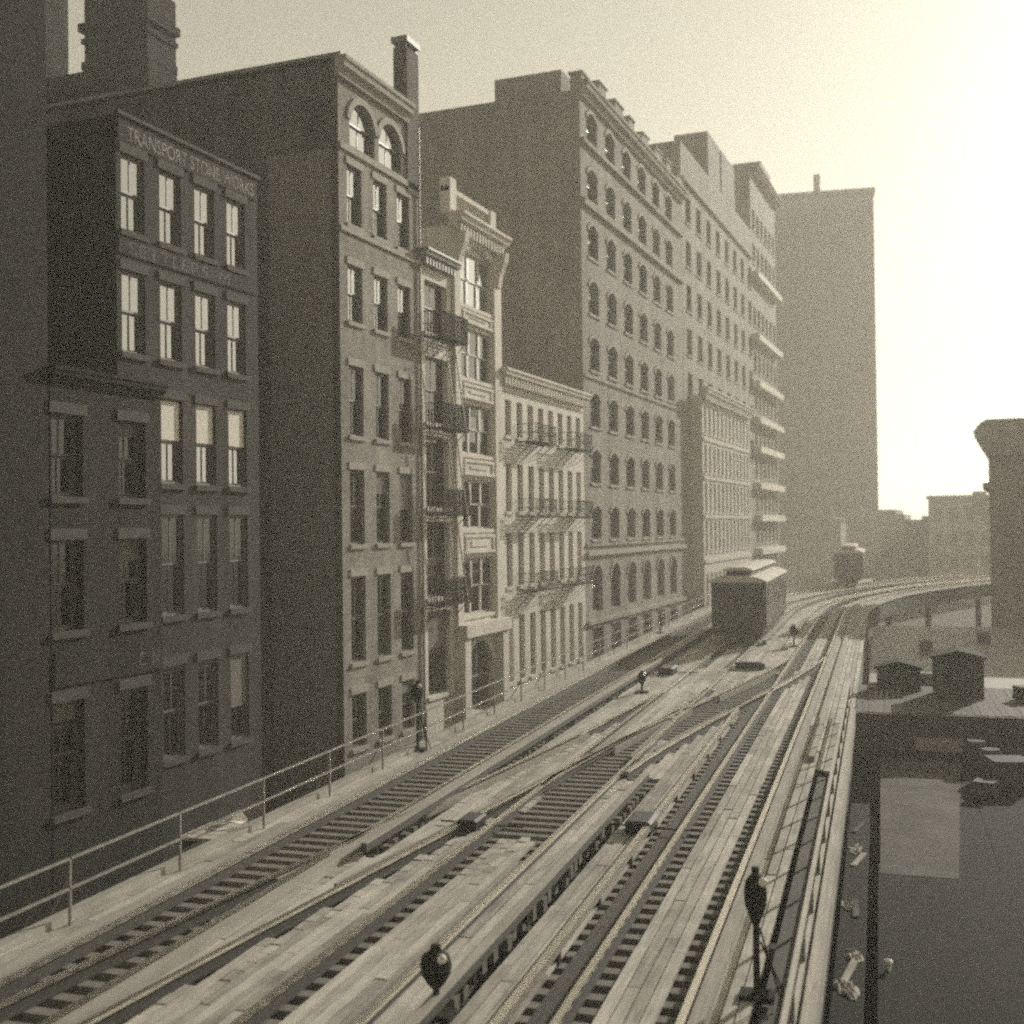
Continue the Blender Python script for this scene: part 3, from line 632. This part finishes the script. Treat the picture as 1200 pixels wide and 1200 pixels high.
# ------------------------------------------------------------------ railway cars
def railway_car():
    r = thing('railway_car', '', 'railway car'); L = 12.6; w = 1.33
    b = MB(); b.box(-w, w, .0, L, .95, 1.9)                               # lower panels
    b.box(-w, w, .0, L, 2.95, 3.2); b.box(-w+.04, w-.04, .02, L-.02, 1.9, 2.95)
    b.build('body', M['coach'], r)
    px = MB(); n = 10
    for s in (-1, 1):
        for k in range(n+1):
            y = .12+k*(L-.34)/n; x0, x1 = (w-.01, w+.03) if s > 0 else (-w-.03, -w+.01); px.box(x0, x1, y, y+.34, 1.0, 3.18)
    px.build('side_pillar', M['coach_l'], r)
    pm = MB().box(w-.03, w-.005, .36, (L-.34)/n+.10, 1.95, 2.9).mesh('side_window', M['glass']); pm2 = MB().box(-w+.005, -w+.03, .36, (L-.34)/n+.10, 1.95, 2.9).mesh('side_window', M['glass'])
    for k in range(n): put('side_window', pm, r, (0, .12+k*(L-.34)/n-.12, 0)); put('side_window', pm2, r, (0, .12+k*(L-.34)/n-.12, 0))
    # roof: low side slopes with a raised clerestory
    pr = [(-w-.1,3.2),(-w-.08,3.28),(-w*.8,3.42),(-.62,3.52),(.62,3.52),(w*.8,3.42),(w+.08,3.28),(w+.1,3.2)]
    MB().extrude_y(pr, -.55, L+.55).build('roof', M['canvas'], r)
    c = MB().box(-.60,.60,.0,L,3.521,3.78).build('clerestory', M['coach'], r)
    MB().extrude_y([(-.75,3.781),(-.7,3.86),(-.35,3.95),(.35,3.95),(.7,3.86),(.75,3.781)], -.45, L+.45).build('clerestory_roof', M['canvas'], c)
    MB().extrude_y([(-w*.98,3.19),(-w*.8,3.38),(-.6,3.48),(.6,3.48),(w*.8,3.38),(w*.98,3.19),(w*.98,2.96),(-w*.98,2.96)], -.5, -.44).box(-w*.96,-w*.9,-.5,-.44,.95,2.958).box(w*.9,w*.96,-.5,-.44,.95,2.958).build('end_canopy', M['coach'], r)
    d = MB().box(-.38,.38,-.03,.03,.98,2.9).build('door', M['coach'], r); MB().box(-.26,.26,-.05,-.031,1.95,2.8).build('door_window', M['glass'], d)
    for s in (-1, 1): MB().box(s*.85-.28, s*.85+.28, -.04, .01, 1.95, 2.8).build('end_window', M['glass'], r)
    g = MB()
    for k in range(15): g.bar((-1.2+k*.171,-.5,.9),(-1.2+k*.171,-.5,1.75),.015,4)
    g.bar((-1.25,-.5,1.75),(1.25,-.5,1.75),.025,4); g.box(-1.28,1.28,-.55,0,.8,.9); g.build('end_gate', M['iron'], r)
    MB().box(-1.2,1.2,-.55,L+.5,.62,.80).build('underframe', M['iron'], r)
    MB().box(-.14,.14,-.85,-.5,.55,.78).build('coupler', M['iron'], r)
    for y in (2.3, L-2.3):
        bg_ = MB().box(-.95,.95,y-1.15,y+1.15,.42,.6).build('bogie', M['iron'], r)
        for yy in (y-.85, y+.85):
            MB().lathe([(.10,-.80),(.10,-.78),(.36,-.77),(.40,-.70),(.40,-.66),(.10,-.64),(.06,-.6),(.06,.6),(.10,.64),(.40,.66),(.40,.70),(.36,.77),(.10,.78),(.10,.80)], (0,yy,.545), 20, 'x').build('wheelset', M['iron'], bg_)
    return r
car = railway_car(); p, rz = W(B, 59.4); car.location = p; car.rotation_euler = (0,0,rz)
car['label'] = 'dark railway car with pale clerestory roof standing on the middle track'; car['group'] = 'railway cars'
car2 = copy_tree(car); p = W(0,0)[0]; p = ((-2.95)*math.cos(T)-117.3*math.sin(T), (-2.95)*math.sin(T)+117.3*math.cos(T), 0); rz = T; car2.location = p; car2.rotation_euler = (0,0,rz)
car2['label'] = 'small hazy railway car far off on the bend of the tracks'

# ------------------------------------------------------------------ signals and small things on the deck
def signal(label, u, v, h, head_r, head_h, brace=True, lens_side=1):
    p, rz = W(u, v); s = thing('dwarf_signal', label, 'signal', p, rz, 'dwarf signals on the deck')
    MB().box(-.22,.22,-.16,.16,-.02,.06).build('base', M['iron'], s)
    MB().lathe([(.045,.06),(.04,h-head_h*.9)], n=10).build('post', M['iron'], s)
    b = h-head_h; r = head_r
    MB().lathe([(.05,b),(r*.55,b+head_h*.12),(r*.92,b+head_h*.34),(r,b+head_h*.55),(r*.85,b+head_h*.75),(r*.45,b+head_h*.86),(r*.32,b+head_h*.87),(r*.32,h),(.02,h+.01)], n=20).build('lamp_head', M['iron'], s, smooth=False)
    MB().lathe([(.055,-.04),(.06,0),(.04,.03)], (lens_side*r*.72, -r*.75, b+head_h*.80), 12, 'y').build('lens', M['lens'], s)
    if brace: MB().bar((.05,.02,b*.75),(.34,.1,.03),.014,5).bar((.05,-.02,b*.95),(.30,-.06,.03),.014,5).build('brace', M['iron'], s)
    return s
signal('black lamp signal on a tall post at the right, on the boarded walkway', -1.6, 15.4, 1.66, .15, .72)
signal('squat black lamp signal at the bottom of the picture, between two tracks', -5.36, 13.75, .88, .20, .54, False)
signal('black lamp signal on a slim post on the left walkway, before the narrow brick building', -12.15, 30.0, 1.9, .17, .62)
signal('small black signal on the boards between the left tracks, some way before the railway car', -8.35, 42.3, .80, .16, .5, False)
signal('small signal standing right of the railway car on the pale boards', -4.15, 59.7, 1.1, .22, .6, False)
signal('small signal on the far left walkway just before the railway car', -11.9, 66, 1.1, .14, .5, False)

def gear_box(label, u, v, sx, sy, h):
    p, rz = W(u, v); s = thing('switch_machine', label, 'switch machine', p, rz, 'switch machines by the tracks')
    MB().box(-sx/2,sx/2,-sy/2,sy/2,.0,h*.8).build('case', M['iron'], s)
    MB().extrude_y([(-sx*.54,h*.8),(sx*.54,h*.8),(sx*.4,h),(-sx*.4,h)], -sy*.54, sy*.54).build('lid', M['girder'], s)
    MB().bar((sx/2,0,.06),(sx/2+.9,0,.06),.02,5).build('throw_rod', M['iron'], s); MB().bar((-sx/2-.5,.1,.06),(-sx/2,.1,.06),.02,5).build('throw_rod', M['iron'], s)
gear_box('black switch machine by the end of the conductor rail in mid-deck', -4.62, 23.2, .5, .8, .28)
gear_box('low black switch machine on the boards left of the nearer railway car', -8.4, 48.0, .6, 1.1, .3)
gear_box('switch machine beside the leftmost crossover rails', -8.0, 22.6, .4, .6, .22)
gear_box('long black switch machine right of the nearer railway car by the bright crossover', -5.3, 50.2, 1.2, .4, .3)

p, rz = W(-12.9, 21.4); mb = MB()
mb.hexa([(-.32,-.1,.0),(.25,-.14,.12),(.3,.16,.30),(-.05,.2,.02),(-.32,-.1,.015),(.25,-.14,.135),(.3,.16,.315),(-.05,.2,.035)])
mb.hexa([(.25,-.14,.12),(.55,-.02,.02),(.5,.2,.05),(.3,.16,.30),(.25,-.14,.135),(.55,-.02,.035),(.5,.2,.065),(.3,.16,.315)])
brk = thing('repair_staging', 'short plank staging hung outside the left railing, a white sheet on it', 'staging', (p[0], p[1], 0), rz)
MB().box(-.5,.95,-1.0,-.72,-.06,0).box(-.5,.95,-.68,-.40,-.06,.0).box(-.5,.95,-.36,-.08,-.06,.0).box(-.5,.95,-.04,.24,-.06,0).build('plank', M['board'], brk)
for x in (-.45, .6): MB().box(x,x+.12,-1.1,.4,-.2,-.061).build('bearer', M['dboard'], brk)
tag(mb.build('paper_sheet', M['white_p'], None, (p[0]-.1, p[1], .35), rz), 'crumpled white sheet caught by the left railing in the foreground', 'paper')
bpy.data.objects['paper_sheet'].location.z = .005

# ------------------------------------------------------------------ right of the tracks
pl = thing('timber_platform', 'flat timber platform crossing the street just right of the tracks', 'platform', (0,0,0), T)
mb = MB(); u = -.85
while u < 12: mb.box(u, u+.19, 39.6, 46.2, -.08, random.uniform(-.012,.004)); u += .2
mb.build('floor_boards', M['floor'], pl)
MB().box(-.86,12,39.4,39.58,-1.25,-.02).build('fascia', M['dboard'], pl)
MB().box(.95,2.35,39.3,39.398,-1.12,-.72).build('sign_board', M['guard'], pl)
for u in (-.6, 3.6, 7.8, 11.6):
    for v in (40, 45.6): MB().box(u-.12,u+.12,v-.12,v+.12,STREET,-.09).build('post', M['girder'], pl)
def hut(name, label, u, v, sx, sy, h, mat, roof, cat='hut'):
    p, rz = W(u, v, .005); o = thing(name, label, cat, p, rz)
    MB().box(-sx/2,sx/2,-sy/2,sy/2,0,h).build('wall', mat, o)
    MB().extrude_y([(-sx*.56,h),(sx*.56,h),(sx*.56,h+.08),(0,h+.3),(-sx*.56,h+.08)], -sy*.56, sy*.56).build('roof', roof, o)
    d = MB().box(-.3,.3,-sy/2-.04,-sy/2+.01,.02,min(h*.85,1.8)).build('door', M['dboard'], o)
    MB().lathe([(.03,-.05),(.03,0)], (.22,-sy/2-.04,h*.45), 8, 'y').build('handle', M['iron'], d)
    return o
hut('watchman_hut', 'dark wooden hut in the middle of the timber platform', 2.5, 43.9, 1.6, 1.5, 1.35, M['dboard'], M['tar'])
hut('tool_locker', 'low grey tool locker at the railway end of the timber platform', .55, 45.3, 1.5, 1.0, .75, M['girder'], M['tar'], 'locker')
def crate(label, u, v, z, s, mat, turn=0.0):
    p, rz = W(u, v, z); o = thing('wooden_crate', label, 'crate', p, rz+turn, 'crates and boxes right of the tracks')
    MB().box(-s/2,s/2,-s/2,s/2,.02,s*.8).build('box', mat, o)
    for k in (-1, 1):
        f = MB()
        f.box(-s/2-.02,s/2+.02,k*s/2-.01,k*s/2+.02*k+.01,.04,.14); f.box(-s/2-.02,s/2+.02,k*s/2-.01,k*s/2+.02*k+.01,s*.66,s*.76)
        f.build('batten', M['dboard'], o)
crate('pale crate at the left end of the timber platform, beside the grey locker', -.35, 44.6, .006, .34, M['board'])
crate('dark crate on the timber platform right of the hut', 4.6, 43.2, .006, .6, M['dboard'], .3)
crate('long pale box far along the timber platform', 6.0, 45.0, .006, .5, M['board'], -.2)

def barrel(label, u, v, z, h):
    p, rz = W(u, v, z); o = thing('barrel', label, 'barrel', p, rz, 'barrels on the dark roof')
    MB().lathe([(h*.3,0),(h*.36,h*.3),(h*.37,h*.5),(h*.36,h*.7),(h*.3,h)], n=18).build('staves', M['dboard'], o)
    for q in (.18, .82): MB().lathe([(h*.345,h*q-.03),(h*.35,h*q+.03)], n=18).build('hoop', M['iron'], o)
barrel('dark barrel nearest the sign board, at the right edge of the pale shed roof', 2.65, 38.0, -1.365, .85)
barrel('dark barrel in the middle of the clutter right of the pale shed roof', 2.95, 36.7, -1.365, .85)
crate('large dark crate right of the pale shed roof, beside the barrels', 3.3, 35.6, -1.365, 1.0, M['dboard'], .2)
crate('small grey crate nearest the camera in the clutter right of the pale shed roof', 2.6, 34.2, -1.365, .55, M['floor'], -.3)
# low roofs below the railing: sunlit patch and shade put into their colours
sh = thing('low_shed', 'low shed with a pale flat tin roof below the railing, at the right', 'shed', (0,0,0), T)
MB().box(-.06,2.25,27.2,39.2,STREET,-1.46).build('wall', M['low'], sh)
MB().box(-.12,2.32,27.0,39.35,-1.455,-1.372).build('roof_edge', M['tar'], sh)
MB().hexa([(-.11,26.2,-1.3685),(1.45,26.2,-1.3685),(2.28,39.3,-1.3685),(-.11,39.3,-1.3685),(-.11,26.2,-1.36),(1.45,26.2,-1.36),(2.28,39.3,-1.36),(-.11,39.3,-1.36)]).build('roof', M['tinroof'], sh)  # pale sheet tapered to the outline of the sunlit patch
ts = thing('tarred_shed', 'broad tar-roofed shed filling the dark lower right corner', 'shed', (0,0,0), T)
MB().box(-.1,16,6,26.9,STREET,-1.5).box(2.4,16,26.95,39.2,STREET,-1.5).build('wall', M['soot'], ts)
MB().box(-.15,16.2,5.8,26.99,-1.49,-1.37).box(2.33,16.2,27.0,39.3,-1.49,-1.37).build('roof', M['tar'], ts)  # dark sheet painted where the lower right falls into shade
v_ = MB().lathe([(.07,0),(.07,.18),(.12,.2),(.12,.27),(.02,.32)], n=12).build('roof_vent', M['white_p'], ts, (.02, 20.6, -1.37)); v_.scale = (.6, .6, .6)
put('roof_vent', v_.data, ts, (.42, 17.4, -1.37)).scale = (.6, .6, .6)
mk = thing('market_shed', 'long low flat-roofed shed filling the space between the tracks and the corniced building', 'shed', (0,0,0), T)
MB().box(-.55,16,47.2,88,STREET,-1.5).build('wall', M['low'], mk)
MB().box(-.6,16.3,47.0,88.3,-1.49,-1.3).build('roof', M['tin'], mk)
for u, v in ((1.5, 55), (3.6, 61), (6.5, 52), (2.0, 70), (5.5, 76)): MB().box(u,u+.7,v,v+.7,-1.295,-.6).build('skylight', M['girder'], mk)
# rubbish on the ledge between railing and shed
lg = thing('stone_ledge', 'dark stone ledge strewn with scraps between the railing and the shed', 'ledge', (0,0,0), T)
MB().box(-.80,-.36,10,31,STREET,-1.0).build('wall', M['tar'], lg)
for i in range(9):
    v = 16.5+i*1.5+rnd_b.uniform(-.4,.4); p, rz = W(-.58+rnd_b.uniform(-.06,.06), v, -.998)
    if i % 2 == 0:
        tag(MB().hexa([(-.06,-.5,0),(.05,-.5,0),(.06,.45,0),(-.05,.5,0),(-.06,-.5,.03),(.05,-.5,.03),(.06,.45,.05),(-.05,.5,.04)]).build('board_scrap', M['guard' if i % 4 else 'dboard'], None, p, rz+rnd_b.uniform(-.35,.35)), 'weathered board scrap lying on the dark ledge between railing and shed', 'board', 'board scraps on the ledge')
for i, (u, v, s_, lb) in enumerate(((-.62, 26.6, .34, 'folded pale sacking at the far end of the ledge by the railing'), (-.66, 22.6, .28, 'rumpled pale sack in the middle of the ledge by the railing'),
                                   (-.5, 20.0, .26, 'torn pale sheet second nearest on the ledge by the railing'), (-.6, 18.6, .34, 'greyish heap of sacking nearest on the ledge by the railing'))):
    rnd = random.Random(i+3); n, rings = 16, 5; mb = MB(); rad = [s_*rnd.uniform(.45, 1.0) for _ in range(n)]
    hg = [[rnd.uniform(.0, .16)*s_ for _ in range(n)] for _ in range(rings+1)]
    def pt(r_, k, dz): k %= n; q = r_/rings; return (rad[k]*q*.62*math.cos(2*math.pi*k/n), rad[k]*q*1.5*math.sin(2*math.pi*k/n), (hg[r_][k] if 0 < r_ < rings else .1*s_*(r_ == 0))+dz)
    for r_ in range(rings):
        for k in range(n):
            for dz in (.002, .012): mb.quad(pt(r_,k,dz), pt(r_+1,k,dz), pt(r_+1,k+1,dz), pt(r_,k+1,dz))
    p, rz = W(u, v, -.995); tag(mb.build('sacking', M['rag'], None, p, rz+.12*i), lb, 'sacking', 'scraps of sacking')
bpy.context.view_layer.update()
